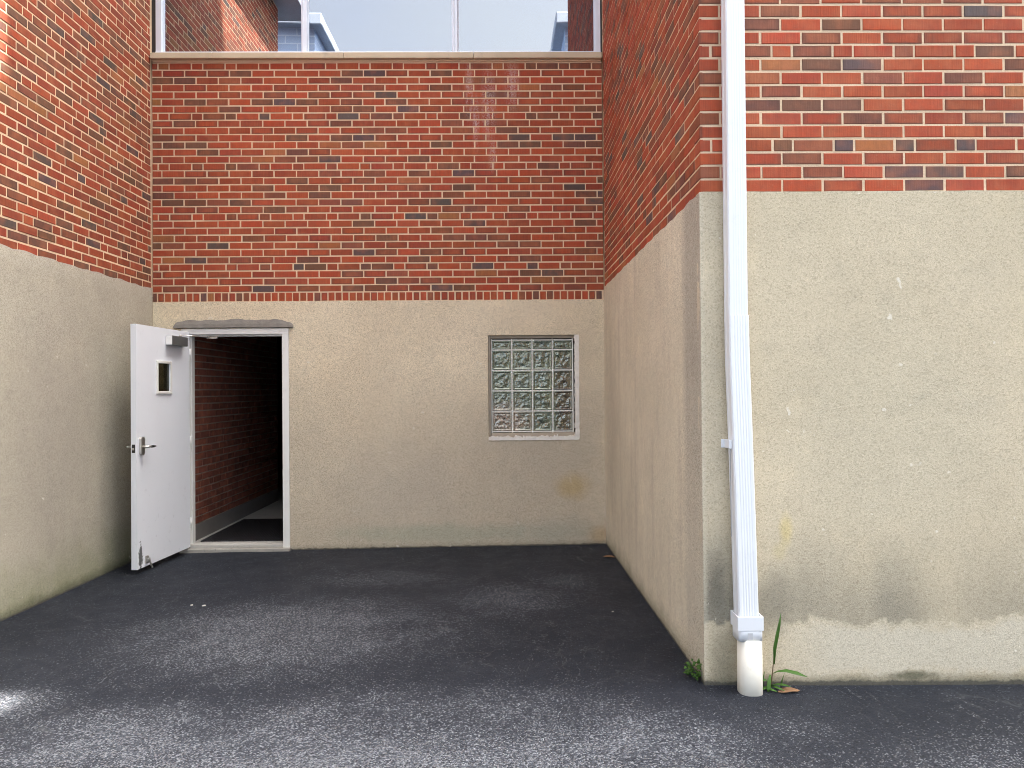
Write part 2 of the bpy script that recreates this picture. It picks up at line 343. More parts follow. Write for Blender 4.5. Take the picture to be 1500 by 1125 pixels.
FLOORC = simple("grey_floor_paint", (.40, .38, .35), .6, 0, .12, 5, 0, 60, .4, (.12, .12, .12), .4, 4)
SKIRT = simple('grey_skirting', (.17, .155, .14), .8)
MORTARD = simple('dark_corridor_mortar', (.27, .21, .165), .95)  # darker tone than the outside mortar
DARKWALL = simple("dark_corridor_paint", (.10, .09, .08), .8)
ROOMD = simple("dark_room", (.03, .035, .04), .9)
ROOFM = simple("roof_trim", (.34, .37, .42), .6)
BODY = simple("inner_masonry", (.25, .12, .09), .9)
GLASSW, GLASSC, GLASSB = m_glass_reflective(), m_clear_glass(), m_glass_block()
DOORP, MATM, PALEB = m_door(), m_mat(), m_pale_brick()
LEAFW = m_leaf("weed_leaf", (.045, .12, .02), (.09, .20, .04))
LEAFT = m_leaf("tree_leaf", (.035, .075, .015), (.09, .15, .03))
BARK = simple("bark", (.09, .065, .045), .95, 0, .3, 6, .03, 12)
DRY = simple("dry_leaf", (.27, .15, .08), .8, 0, .3, 40)
STEM = simple("weed_stem", (.13, .09, .045), .6, 0, .2, 30)

# ------------------------------------------------------------------ object helpers
def tag(o, label=None, cat=None, group=None, kind=None):
    if label: o['label'] = label
    if cat: o['category'] = cat
    if group: o['group'] = group
    if kind: o['kind'] = kind
    return o
def empty(name, loc, label=None, cat=None, group=None):
    o = bpy.data.objects.new(name, None); COL.objects.link(o); o.location = loc; o.empty_display_size = .2
    return tag(o, label, cat, group)
def wloc(o):
    v = Vector(o.location)
    while o.parent: o = o.parent; v += Vector(o.location)
    return v
class MB:
    """collects geometry in world coordinates; build() links ONE mesh object"""
    def __init__(s): s.v = []; s.f = []; s.c = []; s.uv = []; s.mi = []; s.smooth = []
    def face(s, pts, mi=0, col=(1, 1, 1), uv=None, smooth=False):
        b = len(s.v); s.v += [tuple(p) for p in pts]; s.f.append(tuple(range(b, b + len(pts))))
        s.c.append(col); s.uv.append(uv or (0, 0, 0)); s.mi.append(mi); s.smooth.append(smooth)
    def mesh(s, verts, faces, mi=0, col=(1, 1, 1), smooth=False):
        b = len(s.v); s.v += [tuple(p) for p in verts]
        for f in faces:
            s.f.append(tuple(i + b for i in f)); s.c.append(col); s.uv.append((0, 0, 0)); s.mi.append(mi); s.smooth.append(smooth)
    def box(s, x0, x1, y0, y1, z0, z1, mi=0, rot=None):
        vs = [Vector((x, y, z)) for z in (z0, z1) for y in (y0, y1) for x in (x0, x1)]
        if rot: vs = [rot @ q for q in vs]
        s.mesh(vs, [(0, 2, 3, 1), (4, 5, 7, 6), (0, 1, 5, 4), (1, 3, 7, 5), (3, 2, 6, 7), (2, 0, 4, 6)], mi)
    def tube(s, pts, rad, seg=10, mi=0, cap=True):
        pts = [Vector(p) for p in pts]; rad = rad if isinstance(rad, (list, tuple)) else [rad] * len(pts)
        vs = []
        for i, p in enumerate(pts):
            d = (pts[min(i + 1, len(pts) - 1)] - pts[max(i - 1, 0)]).normalized()
            a = d.orthogonal().normalized() if i == 0 else (a - d * a.dot(d)).normalized()
            b = d.cross(a)
            vs += [p + (a * math.cos(t) + b * math.sin(t)) * rad[i] for t in [2 * math.pi * k / seg for k in range(seg)]]
        fs = [(i * seg + k, i * seg + (k + 1) % seg, (i + 1) * seg + (k + 1) % seg, (i + 1) * seg + k) for i in range(len(pts) - 1) for k in range(seg)]
        if cap: fs += [tuple(reversed(range(seg))), tuple(range((len(pts) - 1) * seg, len(pts) * seg))]
        s.mesh(vs, fs, mi, smooth=True)
    def build(s, name, mats, parent=None, bevel=0, uv=False, seg=2, split=None):
        off = wloc(parent) if parent else Vector((0, 0, 0))
        me = bpy.data.meshes.new(name); me.from_pydata([tuple(Vector(q) - off) for q in s.v], [], s.f)
        mats = mats if isinstance(mats, (list, tuple)) else [mats]
        for m in mats: me.materials.append(m)
        me.polygons.foreach_set('material_index', s.mi); me.polygons.foreach_set('use_smooth', s.smooth)
        if uv:
            at = me.attributes.new("brick_col", 'FLOAT_COLOR', 'FACE')
            at.data.foreach_set('color', [q for c in s.c for q in (*c, 1)])
        me.update()
        o = bpy.data.objects.new(name, me); COL.objects.link(o)
        if parent: o.parent = parent
        if bevel:
            b = o.modifiers.new("bevel", 'BEVEL'); b.width = bevel; b.segments = seg; b.limit_method = 'ANGLE'
        return o

# ------------------------------------------------------------------ brick laying
def shade_darkened(r):
    c, f = brick_colour(r); return tuple(v * .78 for v in c), f          # the left wing's shade is put into its brick colour
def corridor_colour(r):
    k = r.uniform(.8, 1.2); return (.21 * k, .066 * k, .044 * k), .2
def brick_colour(r):
    q = r.random(); j = lambda c, k=.10: tuple(max(0.004, v * (1 + r.uniform(-k, k) + g)) for v in c)
    g = r.uniform(-.14, .14)
    if q < .50: return j((.43, .082, .034)), (1 if r.random() < .15 else 0)
    if q < .70: return j((.37, .074, .036)), (1 if r.random() < .3 else 0)
    if q < .83: return j((.29, .092, .050)), (1 if r.random() < .5 else .2)
    if q < .93: return j((.20, .088, .056)), (1 if r.random() < .6 else .3)
    if q < .972: return j((.120, .088, .082)), .3
    return j((.42, .155, .060)), .3
def lay(mb, uvs, org, ud, nd, u0, u1, rows, r, mort=.0122, first=None, last=None, Ls=.2067, back=.014, pal=None):
    """rows: (z0, z1, kind, phase); first/last: dict row -> colour for bricks that turn a corner"""
    ud = Vector(ud); nd = Vector(nd); org = Vector(org)
    flip = ud.cross(Vector((0, 0, 1))).dot(nd) < 0
    for ri, (z0, z1, kind, ph) in enumerate(rows):
        lens = []
        u = u0 - ph
        k = 0
        while u < u1 + .01:
            L = Ls if kind == 's' else (.0655 if kind == 'r' else (Ls if k % 2 == 0 else Ls * .5))
            lens.append((u, u + L)); u += L; k += 1
        bricks = [(max(a, u0), min(b, u1), a < u0 + .001, b > u1 - .001) for a, b in lens if min(b, u1) - max(a, u0) > .028]
        for bi, (a, b, fa, fb) in enumerate(bricks):
            a2 = a + (0 if (fa and first is not None) else mort / 2 * r.uniform(.75, 1.25)); b2 = b - (0 if (fb and last is not None) else mort / 2 * r.uniform(.75, 1.25))
            zz0 = z0 + mort / 2 + r.uniform(-.0012, .0012); zz1 = z1 - mort / 2 + r.uniform(-.0012, .0012)
            col, fl = (pal or brick_colour)(r)
            if first is not None and bi == 0: col = first.setdefault(ri, col)
            if last is not None and bi == len(bricks) - 1: col = last.setdefault(ri, col)
            dn = r.uniform(-.0015, .0015); c = .0022; tz = r.uniform(-.001, .001)
            def P(uu, zz, d): return org + ud * uu + nd * (d + dn) + Vector((0, 0, zz))
            ring = [(a2, zz0), (b2, zz0 + tz), (b2, zz1 + tz), (a2, zz1)]
            ins = [(a2 + c, zz0 + c), (b2 - c, zz0 + c + tz), (b2 - c, zz1 - c + tz), (a2 + c, zz1 - c)]
            V = [P(x, z, 0) for x, z in ins] + [P(x, z, -c) for x, z in ring] + [P(x, z, -back) for x, z in ring]
            F = [(0, 1, 2, 3)] + [(4 + i, 4 + (i + 1) % 4, (i + 1) % 4, i) for i in range(4)] + [(8 + i, 8 + (i + 1) % 4, 4 + (i + 1) % 4, 4 + i) for i in range(4)]
            if flip: F = [tuple(reversed(f)) for f in F]
            n0 = len(mb.v); mb.mesh(V, F, 0, col)
            loc = [(-.93, -.93), (.93, -.93), (.93, .93), (-.93, .93)] + [(-1, -1), (1, -1), (1, 1), (-1, 1)] * 2
            uvs += [q for l in loc for q in (l[0], l[1], fl)]
def finish_brick(mb, uvs, name, parent, label=None):
    n_b = len(uvs) // 3
    uvs = uvs + [0.0] * 3 * (len(mb.v) - n_b)
    o = mb.build(name, [BRICK, MORTAR], parent, uv=True)
    at = o.data.attributes.new("brick_uv", 'FLOAT_VECTOR', 'POINT'); at.data.foreach_set('vector', uvs)
    if label: o['label'] = label
    return o
def courses(z0, c, n, header_at, ph0=0, Ls=.2067):
    rows = []
    for i in range(n):
        h = (i % 7) == header_at
        rows.append((z0 + i * c, z0 + (i + 1) * c, 'h' if h else 's', (Ls * .75 if h else (Ls / 2 if (i + ph0) % 2 else 0)) + random.uniform(-.008, .008)))
    return rows

# ------------------------------------------------------------------ stucco panel with openings
def panel(name, mat, parent, org, ud, nd, u0, u1, z0, z1, holes=(), depth=.05, step=.06, amp=.0018, ragged=.006, seed=0):
    org, ud, nd = Vector(org), Vector(ud), Vector(nd)
    def axis(a, b, extra):
        k = max(1, round((b - a) / step)); xs = [a + (b - a) * i / k for i in range(k + 1)]
        xs = [x for x in xs if all(abs(x - e) > step * .35 for e in extra) or x in (a, b)]
        return sorted(set(xs + [e for e in extra if a < e < b]))
    us = axis(u0, u1, [h[0] for h in holes] + [h[1] for h in holes]); zs = axis(z0, z1, [h[2] for h in holes] + [h[3] for h in holes])
    bm = bmesh.new(); grid = {}
    for i, u in enumerate(us):
        for j, z in enumerate(zs):
            q = mnoise.noise(Vector((u * 3.1 + seed, z * 3.1, seed * 1.7))) * amp + mnoise.noise(Vector((u * 14 + seed, z * 14, 5.0))) * amp * .5
            dz = mnoise.noise(Vector((u * 9 + seed, 3.3, 0))) * ragged if j == len(zs) - 1 else 0
            if i in (0, len(us) - 1): q *= .3
            grid[i, j] = bm.verts.new(org + ud * u + nd * q + Vector((0, 0, z + dz)))
    flip = ud.cross(Vector((0, 0, 1))).dot(nd) < 0
    for i in range(len(us) - 1):
        for j in range(len(zs) - 1):
            cu, cz = (us[i] + us[i + 1]) / 2, (zs[j] + zs[j + 1]) / 2
            if any(h[0] < cu < h[1] and h[2] < cz < h[3] for h in holes): continue
            vs = [grid[i, j], grid[i + 1, j], grid[i + 1, j + 1], grid[i, j + 1]]
            bm.faces.new(list(reversed(vs)) if flip else vs)
    be = [e for e in bm.edges if e.is_boundary]
    r = bmesh.ops.extrude_edge_only(bm, edges=be)
    bmesh.ops.translate(bm, verts=[v for v in r['geom'] if isinstance(v, bmesh.types.BMVert)], vec=-nd * depth)
    bmesh.ops.delete(bm, geom=[v for v in bm.verts if not v.link_faces], context='VERTS')
    bmesh.ops.translate(bm, verts=bm.verts, vec=-wloc(parent))
    me = bpy.data.meshes.new(name); bm.to_mesh(me); bm.free(); me.materials.append(mat)
    o = bpy.data.objects.new(name, me); COL.objects.link(o); o.parent = parent
    return o

# ------------------------------------------------------------------ ground
def ground_z(x, y):
    z = .0071 * max(-6, min(x, .96)) - .0086 * (max(-4, min(y, 7)) - 6.609)
    if x > .96: z -= .0092 * min(x - .96, 6)
    if x > .9 and y < 3.5: z -= .012 * min(1, (3.5 - y) / .1)
    if -6 < x < 8 and -4 < y < 7: z += .004 * mnoise.noise(Vector((x * 1.3, y * 1.3, 2))) + .002 * mnoise.noise(Vector((x * 5, y * 5, 7)))
    return z
def build_ground():
    xs = [-300, -80, -30, -14] + [-8 + .16 * i for i in range(101)] + [14, 30, 80, 300]
    ys = [-300, -80, -30, -14] + [-6 + .16 * i for i in range(82)] + [12, 30, 80, 300]
    vs = [(x, y, ground_z(x, y)) for y in ys for x in xs]; nx = len(xs)
    fs = [(j * nx + i, j * nx + i + 1, (j + 1) * nx + i + 1, (j + 1) * nx + i) for j in range(len(ys) - 1) for i in range(nx - 1)]
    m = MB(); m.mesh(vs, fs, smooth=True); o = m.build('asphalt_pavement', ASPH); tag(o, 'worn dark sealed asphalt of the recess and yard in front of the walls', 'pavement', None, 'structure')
build_ground()

# ------------------------------------------------------------------ the building: left wing
ZL, ZR, ZB, ZS = 2.411, 2.396, 2.283, 4.514            # stucco tops (left, right, recess) and underside of the window sill
BR = .008                                              # brick faces sit this far behind the stucco face
ROOF_W = 7.05
r = random.Random(11)
lw = empty('left_wing', (XL, 5.0, 0), 'brick wing wall on the left with a tan stucco base, beside the open white door', 'building')
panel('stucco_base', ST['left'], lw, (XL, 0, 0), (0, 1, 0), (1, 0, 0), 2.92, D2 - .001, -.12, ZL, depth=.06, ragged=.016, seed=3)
mb, uvs = MB(), []
cL = .0672
lay(mb, uvs, (XL - BR, 0, 0), (0, 1, 0), (1, 0, 0), 2.93, D2 - .006, courses(ZL - .012, cL, 69, 3), r, pal=shade_darkened)
mb.box(XL - .25, XL - BR - .0030, 2.935, D2 + .2, ZL - .05, ROOF_W, 1)
finish_brick(mb, uvs, 'brickwork', lw)
m = MB(); m.box(-14, XL - .07, 2.99, D2 + .3, -.2, ZL - .06); m.box(-14, XL - .26, 2.99, D2 + .3, ZL - .055, ROOF_W); m.build('wall_core', BODY, lw)
m = MB(); m.box(-14.4, XL + .35, 2.55, 9, ROOF_W + .002, ROOF_W + .25); m.build('roof', ROOFM, lw, .01)

# right wing
rw = empty('right_wing', (XR, D1, 0), 'projecting brick wing at the right with a white downspout at its corner', 'building')
panel('side_stucco_base', ST['side'], rw, (XR, 0, 0), (0, 1, 0), (-1, 0, 0), D1 + .001, D2 - .001, -.12, ZR, depth=.06, ragged=.010, seed=5)
panel('front_stucco_base', ST['front'], rw, (0, D1, 0), (1, 0, 0), (0, -1, 0), XR + .0006, 7.0, -.14, ZR, depth=.06, ragged=.005, seed=8)
cR = .0652; LR = .1985
corner = {}
r = random.Random(23)
rowsF = []
for i in range(71):
    h = (i % 7) == 3
    ph = (LR * .72 if h else (LR / 2 if i % 2 else 0))
    if i % 7 != 3 and i % 2 == 1: ph = LR / 2
    rowsF.append((ZR + i * cR - .003, ZR + (i + 1) * cR - .003, 'h' if h else 's', ph))
mb, uvs = MB(), []
lay(mb, uvs, (0, D1 + BR, 0), (1, 0, 0), (0, -1, 0), XR + BR, 7.0, rowsF, r, .0112, corner, None, LR)
mb.box(XR + BR + .0030, 7.0, D1 + BR + .0030, D1 + .25, ZR - .05, ROOF_W, 1)
finish_brick(mb, uvs, 'front_brickwork', rw)
mb, uvs = MB(), []
rowsS = [(a, b, k, (LR / 2 if (i % 2 == 0) else 0) if k == 's' else LR * .5) for i, (a, b, k, p) in enumerate(rowsF)]
lay(mb, uvs, (XR + BR, 0, 0), (0, 1, 0), (-1, 0, 0), D1 + BR, D2 - .006, rowsS, r, .0112, corner, None, LR)
mb.box(XR + BR + .0030, XR + .25, D1 + BR + .255, D2 + .2, ZR - .05, ROOF_W, 1)
mb.face([(XR + BR + .0031, D1 + BR + .0031, ZR - .05), (XR + BR + .0031, D1 + .27, ZR - .05), (XR + BR + .0031, D1 + .27, ROOF_W), (XR + BR + .0031, D1 + BR + .0031, ROOF_W)], 1)
finish_brick(mb, uvs, 'side_brickwork', rw)
m = MB(); m.box(XR + .07, 14, D1 + .07, D2 + .3, -.2, ZR - .06); m.box(XR + .26, 14, D1 + .26, D2 + .3, ZR - .055, ROOF_W); m.build('wall_core', BODY, rw)
m = MB(); m.box(XR - .10, 14, D1 - .15, 9, ROOF_W + .002, ROOF_W + .25); m.build('roof', ROOFM, rw, .01)

# ------------------------------------------------------------------ main block (recess wall)
mbk = empty('main_block', (-1.1, D2, 0), 'recessed brick wall with the open door and the glass block window', 'building')
DX0, DX1, DZ1 = -2.955, -1.965, 2.035                  # rough door opening
GX0, GX1, GZ0, GZ1 = -.125, .700, .985, 1.958          # rough window opening
panel('stucco_base', ST['back'], mbk, (0, D2, 0), (1, 0, 0), (0, -1, 0), XL + .0006, XR - .0006, -.12, ZB,
      holes=[(DX0, DX1, -.12, DZ1), (GX0, GX1, GZ0, GZ1)], depth=.12, step=.05, amp=.0022, ragged=.004, seed=12)
r = random.Random(5)
mb, uvs = MB(), []
rows = [(ZB + .001, ZB + .088, 'r', .02)]
c = (ZS - ZB - .095) / 32
for i in range(32):
    k = (i % 7) == 3
    rows.append((ZB + .088 + i * c, ZB + .088 + (i + 1) * c, 'h' if k else 's', .2067 * .72 if k else (.2067 * .55 if i % 2 == 0 else 0.008) + r.uniform(-.006, .006)))
lay(mb, uvs, (0, D2 + BR, 0), (1, 0, 0), (0, -1, 0), XL - .006, XR + .006, rows, r)
mb.box(XL - .002, XR + .002, D2 + BR + .0030, D2 + .25, ZB - .06, ZS - .002, 1)
finish_brick(mb, uvs, 'brickwork', mbk)
mb, uvs = MB(), []
zt = ZS + 1.95
lay(mb, uvs, (0, D2 + BR, 0), (1, 0, 0), (0, -1, 0), XL - .006, XR + .006, courses(zt, .0672, 109, 3), r)
mb.box(XL - .002, XR + .002, D2 + BR + .0030, D2 + .25, zt, 13.8, 1)
finish_brick(mb, uvs, 'upper_brickwork', mbk)
m = MB()
m.box(-14, 3.0, 13.6, 18, -.2, 13.8); m.box(-14, XL - .3, D2 + .35, 13.59, ROOF_W + .3, 13.8); m.box(XR + .26, 3.0, D2 + .02, 13.59, ROOF_W + .3, 13.8)
m.box(XL - .29, XR + .255, D2 + .26, 13.58, 6.62, 13.8); m.box(3.01, 16, D2 + .02, 18, ROOF_W + .3, 16.0)  # unseen tall block and stepped tower, added at heights that shape the sun patches
m.build('wall_core', BODY, mbk)  # also holds the added unseen tall block and stepped tower

# cement patch over the door
def ragged_slab(name, mat, parent, x0, x1, zb, ztop, y_front, y_back, seed, amp=.012, lean=.02):
    n = 60; vs = []
    for i in range(n + 1):
        t = i / n; x = x0 + (x1 - x0) * t
        e = min(1, min(t, 1 - t) * 9) ** .5
        zt_ = zb + (ztop - zb) * (.35 + .65 * e) + amp * mnoise.noise(Vector((x * 9, seed, 0))) + amp * .5 * mnoise.noise(Vector((x * 31, seed, 2)))
        zb_ = zb + .003 * mnoise.noise(Vector((x * 12, seed, 9)))
        yf = y_front + .004 * mnoise.noise(Vector((x * 14, seed, 4)))
        vs += [(x, y_back, zb_), (x, yf, zb_ + .006), (x, yf + .3 * lean, (zb_ + zt_) / 2), (x, yf + lean, zt_), (x, y_back, zt_ + .004)]
    fs = [(i * 5 + k, (i + 1) * 5 + k, (i + 1) * 5 + k + 1, i * 5 + k + 1) for i in range(n) for k in range(4)] + [(0, 1, 2, 3, 4), tuple(n * 5 + k for k in (4, 3, 2, 1, 0))]
    m = MB(); m.mesh(vs, fs, smooth=False); return m.build(name, mat, parent)
ragged_slab('cement_patch', CEMENT, mbk, -3.02, -1.925, DZ1 + .003, DZ1 + .082, D2 - .032, D2 + .01, 3.3, .012, .026)

# door frame
m = MB()
yF = D2 - .012
for (a, b) in ((-2.953, -2.893), (-2.027, -1.966)):
    m.box(a, b, yF, D2 + .11, .0, DZ1 - .052)
m.box(-2.953, -1.966, yF, D2 + .11, DZ1 - .0515, DZ1)
m.box(-2.0905, -2.0275, D2 + .045, D2 + .105, .0, DZ1 - .068); m.box(-2.8925, -2.877, D2 + .045, D2 + .105, .0, DZ1 - .068); m.box(-2.8925, -2.0275, D2 + .045, D2 + .105, DZ1 - .067, DZ1 - .052)
m.v = [(x if not (-2.092 < x < -2.089) else -2.043, y, z) for x, y, z in m.v]
m.build('door_frame', WHITE, mbk, .003)
m = MB(); m.box(-2.96, -1.955, D2 - .055, D2 + .12, -.06, .014); m.build('threshold', CONC, mbk, .006)
m = MB(); m.box(-2.89, -2.03, D2 - .012, D2 + .10, .015, .046); th = m.build('door_sill', SILLG, mbk, .004)

# door leaf, swung open against the left wing
HX, HY, ANG = -2.872, D2 - .02, math.radians(4.0)
DL, DH0, DH1, DT = .845, .030, 2.004, .045
e_s = Vector((-math.sin(ANG), -math.cos(ANG), 0)); e_n = Vector((math.cos(ANG), -math.sin(ANG), 0))    # along the leaf to its free edge; out of the seen face
def dp(s, n, z): return Vector((HX, HY, 0)) + e_s * s + e_n * n + Vector((0, 0, z))
def dbox(m, s0, s1, n0, n1, z0, z1):
    vs = [dp(s, n, z) for z in (z0, z1) for n in (n0, n1) for s in (s0, s1)]
    m.mesh(vs, [(0, 2, 3, 1), (4, 5, 7, 6), (0, 1, 5, 4), (1, 3, 7, 5), (3, 2, 6, 7), (2, 0, 4, 6)])
def slab_hole(m, s0, s1, n0, n1, z0, z1, h):
    S_ = [s0, h[0], h[1], s1]; Z_ = [z0, h[2], h[3], z1]
    for n, fl in ((n1, 0), (n0, 1)):
        for i in range(3):
            for j in range(3):
                if i == 1 and j == 1: continue
                q = [dp(S_[i], n, Z_[j]), dp(S_[i + 1], n, Z_[j]), dp(S_[i + 1], n, Z_[j + 1]), dp(S_[i], n, Z_[j + 1])]
                m.face(q if fl else q[::-1])
    for (a, b, c_, d) in ((s0, s1, z0, z1), h):
        ring = [(a, c_), (b, c_), (b, d), (a, d)]
        for i in range(4):
            p, q = ring[i], ring[(i + 1) % 4]
            m.face([dp(p[0], n0, p[1]), dp(q[0], n0, q[1]), dp(q[0], n1, q[1]), dp(p[0], n1, p[1])])
hole = (.345, .535, 1.462, 1.699)
m = MB(); slab_hole(m, 0, DL, -DT, 0, DH0, DH1, hole)
door = m.build('door', DOORP, mbk)
bm = bmesh.new(); bm.from_mesh(door.data); bmesh.ops.remove_doubles(bm, verts=bm.verts, dist=.0002); bmesh.ops.recalc_face_normals(bm, faces=bm.faces); bm.to_mesh(door.data); bm.free()
bv = door.modifiers.new('bevel', 'BEVEL'); bv.width = .003; bv.segments = 2; bv.limit_method = 'ANGLE'
door['label'] = 'white flush metal door standing open against the left wing'
m = MB()
for nn in ((.0, .012), (-DT - .012, -DT)):
    for (a, b, c_, d) in ((.318, .3445, 1.438, 1.722), (.5355, .560, 1.438, 1.722), (.3446, .5354, 1.438, 1.4615), (.3446, .5354, 1.6995, 1.722)):
        dbox(m, a, b, nn[0], nn[1], c_, d)
m.build('glass_trim', WHITE, door, .004)
m = MB(); dbox(m, .3452, .5348, -.012, -.005, 1.4622, 1.6988); m.build('glass_pane', GLASSC, door)
m = MB(); dbox(m, .14, .405, .0005, .060, 1.862, 1.944); m.build('door_closer', GREYM, door, .005)
m = MB(); dbox(m, .4055, .412, .002, .059, 1.864, 1.942); m.build('closer_cap', WHITE, door, .003)
m = MB(); br = Vector((-2.685, D2 + .03, 1.945))
m.tube([dp(.22, .035, 1.945), dp(.22, .035, 1.962)], .012); m.tube([dp(.22, .035, 1.958), dp(.10, .12, 1.957), Vector((-2.70, D2 + .02, 1.957))], .006)
m.build('closer_arm', SILVER, door)
m = MB(); m.box(-2.73, -2.63, D2 + .012, D2 + .04, 1.945, 1.968); m.build('closer_shoe', SILVER, door, .004)
# lever lock
m = MB()
n_ = 20; pr = []
for k in range(n_):
    t = 2 * math.pi * k / n_; s_, z_ = math.cos(t) * .024, math.sin(t) * .024
    pr.append((.785 + s_, 1.019 + z_ + (.048 if math.sin(t) > 0 else -.048)))
vs = [dp(s_, n0, z_) for n0 in (.0005, .022) for s_, z_ in pr]
m.mesh(vs, [tuple(range(n_)), tuple(reversed(range(n_, 2 * n_)))] + [(k, (k + 1) % n_, n_ + (k + 1) % n_, n_ + k) for k in range(n_)])
m.build('lock_plate', SILVER, door, .003)
m = MB(); m.tube([dp(.785, .018, 1.012), dp(.785, .062, 1.012)], .011); m.tube([dp(.785, .058, 1.012), dp(.735, .060, 1.011)], [.010, .009]); m.build('lever_shank', SILVER, door)
m = MB(); m.tube([dp(.737, .060, 1.011), dp(.70, .060, 1.010), dp(.665, .056, 1.009)], [.0105, .010, .007]); m.build('handle', BLACK, door)
m = MB(); m.tube([dp(.785, -DT + .001, 1.012), dp(.785, -DT - .065, 1.012)], .010); m.tube([dp(.80, -DT - .06, 1.012), dp(.70, -DT - .06, 1.010)], .009); m.tube([dp(.785, -DT - .003, 1.05), dp(.785, -DT - .02, 1.05)], .022, 14); m.build('outer_handle', SILVER, door)
m = MB(); dbox(m, DL - .0005, DL + .0025, -.036, -.010, .968, 1.035); m.build('latch_plate', DARKM, door, .001)
m = MB(); dbox(m, DL + .002, DL + .012, -.030, -.016, .990, 1.008); m.build('latch_bolt', SILVER, door, .002)
m = MB(); dbox(m, .697, .733, .0005, .014, .055, .115); m.tube([dp(.715, .022, .10), dp(.715, .022, .07)], .014, 12); m.tube([dp(.712, .026, .085), dp(.70, .034, .04), dp(.692, .040, .012)], [.008, .007, .009])
m.build('door_stop', SILVER, door, .002)
for hz in (.25, 1.0, 1.8):
    m = MB(); m.tube([Vector((HX + .004, HY + .006, hz - .05)), Vector((HX + .004, HY + .006, hz + .05))], .008); m.build('hinge', WHITE, door)

# corridor behind the door
r = random.Random(77)
c0 = Vector((-2.905, D2 + .13, 0)); c1 = Vector((-2.90, 9.25, 0)); cd = (c1 - c0); cl = cd.length; cd.normalize(); cn = Vector((cd.y, -cd.x, 0))
mb, uvs = MB(), []
lay(mb, uvs, c0, cd, cn, .0, cl, courses(.198, .0672, 35, 5), r, back=.011, pal=corridor_colour)
vs = [c0 + cd * u + cn * d + Vector((0, 0, z)) for z in (.05, 2.55) for d in (-.25, -.0055) for u in (-.02, cl)]
mb.mesh(vs, [(0, 2, 3, 1), (4, 5, 7, 6), (0, 1, 5, 4), (1, 3, 7, 5), (3, 2, 6, 7), (2, 0, 4, 6)], 1)
cb = finish_brick(mb, uvs, 'corridor_brickwork', mbk); cb.data.materials[1] = MORTARD
m = MB(); vs = [c0 + cd * u + cn * d + Vector((0, 0, z)) for z in (.03, .196) for d in (-.005, .004) for u in (-.02, cl)]
m.mesh(vs, [(0, 2, 3, 1), (4, 5, 7, 6), (0, 1, 5, 4), (1, 3, 7, 5), (3, 2, 6, 7), (2, 0, 4, 6)]); m.build('corridor_skirting', SKIRT, mbk, .003)
m = MB(); m.box(-6, 2, D2 + .121, 13, -.05, .045); m.build('corridor_floor', FLOORC, mbk)
m = MB(); m.box(-1.86, -1.75, D2 + .125, 13, .046, 2.59); m.box(-6, -1.87, 12.9, 13, .046, 2.59); m.box(-6, -1.6, D2 + .255, 13.1, 2.6, 2.75)
m.box(-6.1, -6.0, 9.35, 13, .046, 2.59); m.box(-6.0, -2.96, 9.26, 9.34, .046, 2.59); m.box(-3.2, -3.165, D2 + .125, 9.25, .046, 2.59); m.box(-2.964, -1.87, D2 + .125, D2 + .25, DZ1 + .002, 2.59)
m.build('corridor_shell', DARKWALL, mbk)

# ------------------------------------------------------------------ glass block window
gw = empty('glass_block_window', (0, 0, 0)); gw.parent = mbk; gw.location = Vector((.29, D2, 1.0)) - wloc(mbk)
YB = D2 + .055
bx0, bx1, bz0, bz1 = -.093, .668, 1.058, 1.915
pw = (bx1 - bx0) / 4; ph_ = pw * 1.0
zr = [bz0]
for k in range(4): zr.append(bz0 + (k + 1) * (bz1 - bz0) / 4.48)
zr.append(bz1)
m = MB()
for i in range(5):
    x = bx0 + i * pw; m.box(x - .0047, x + .0047, YB + .0015, YB + .062, bz0 - .012, bz1 + .012)
for j, z in enumerate(zr):
    for i in range(4): m.box(bx0 + i * pw + .0048, bx0 + (i + 1) * pw - .0048, YB + .0015, YB + .062, z - .0047, z + .0047)
m.build('block_joint', JOINT, gw)
m = MB(); m.box(GX0 - .01, GX1 + .01, YB + .063, YB + .075, GZ0 - .01, GZ1 + .01); m.build('backing', DARKWALL, gw)
rr = random.Random(3)
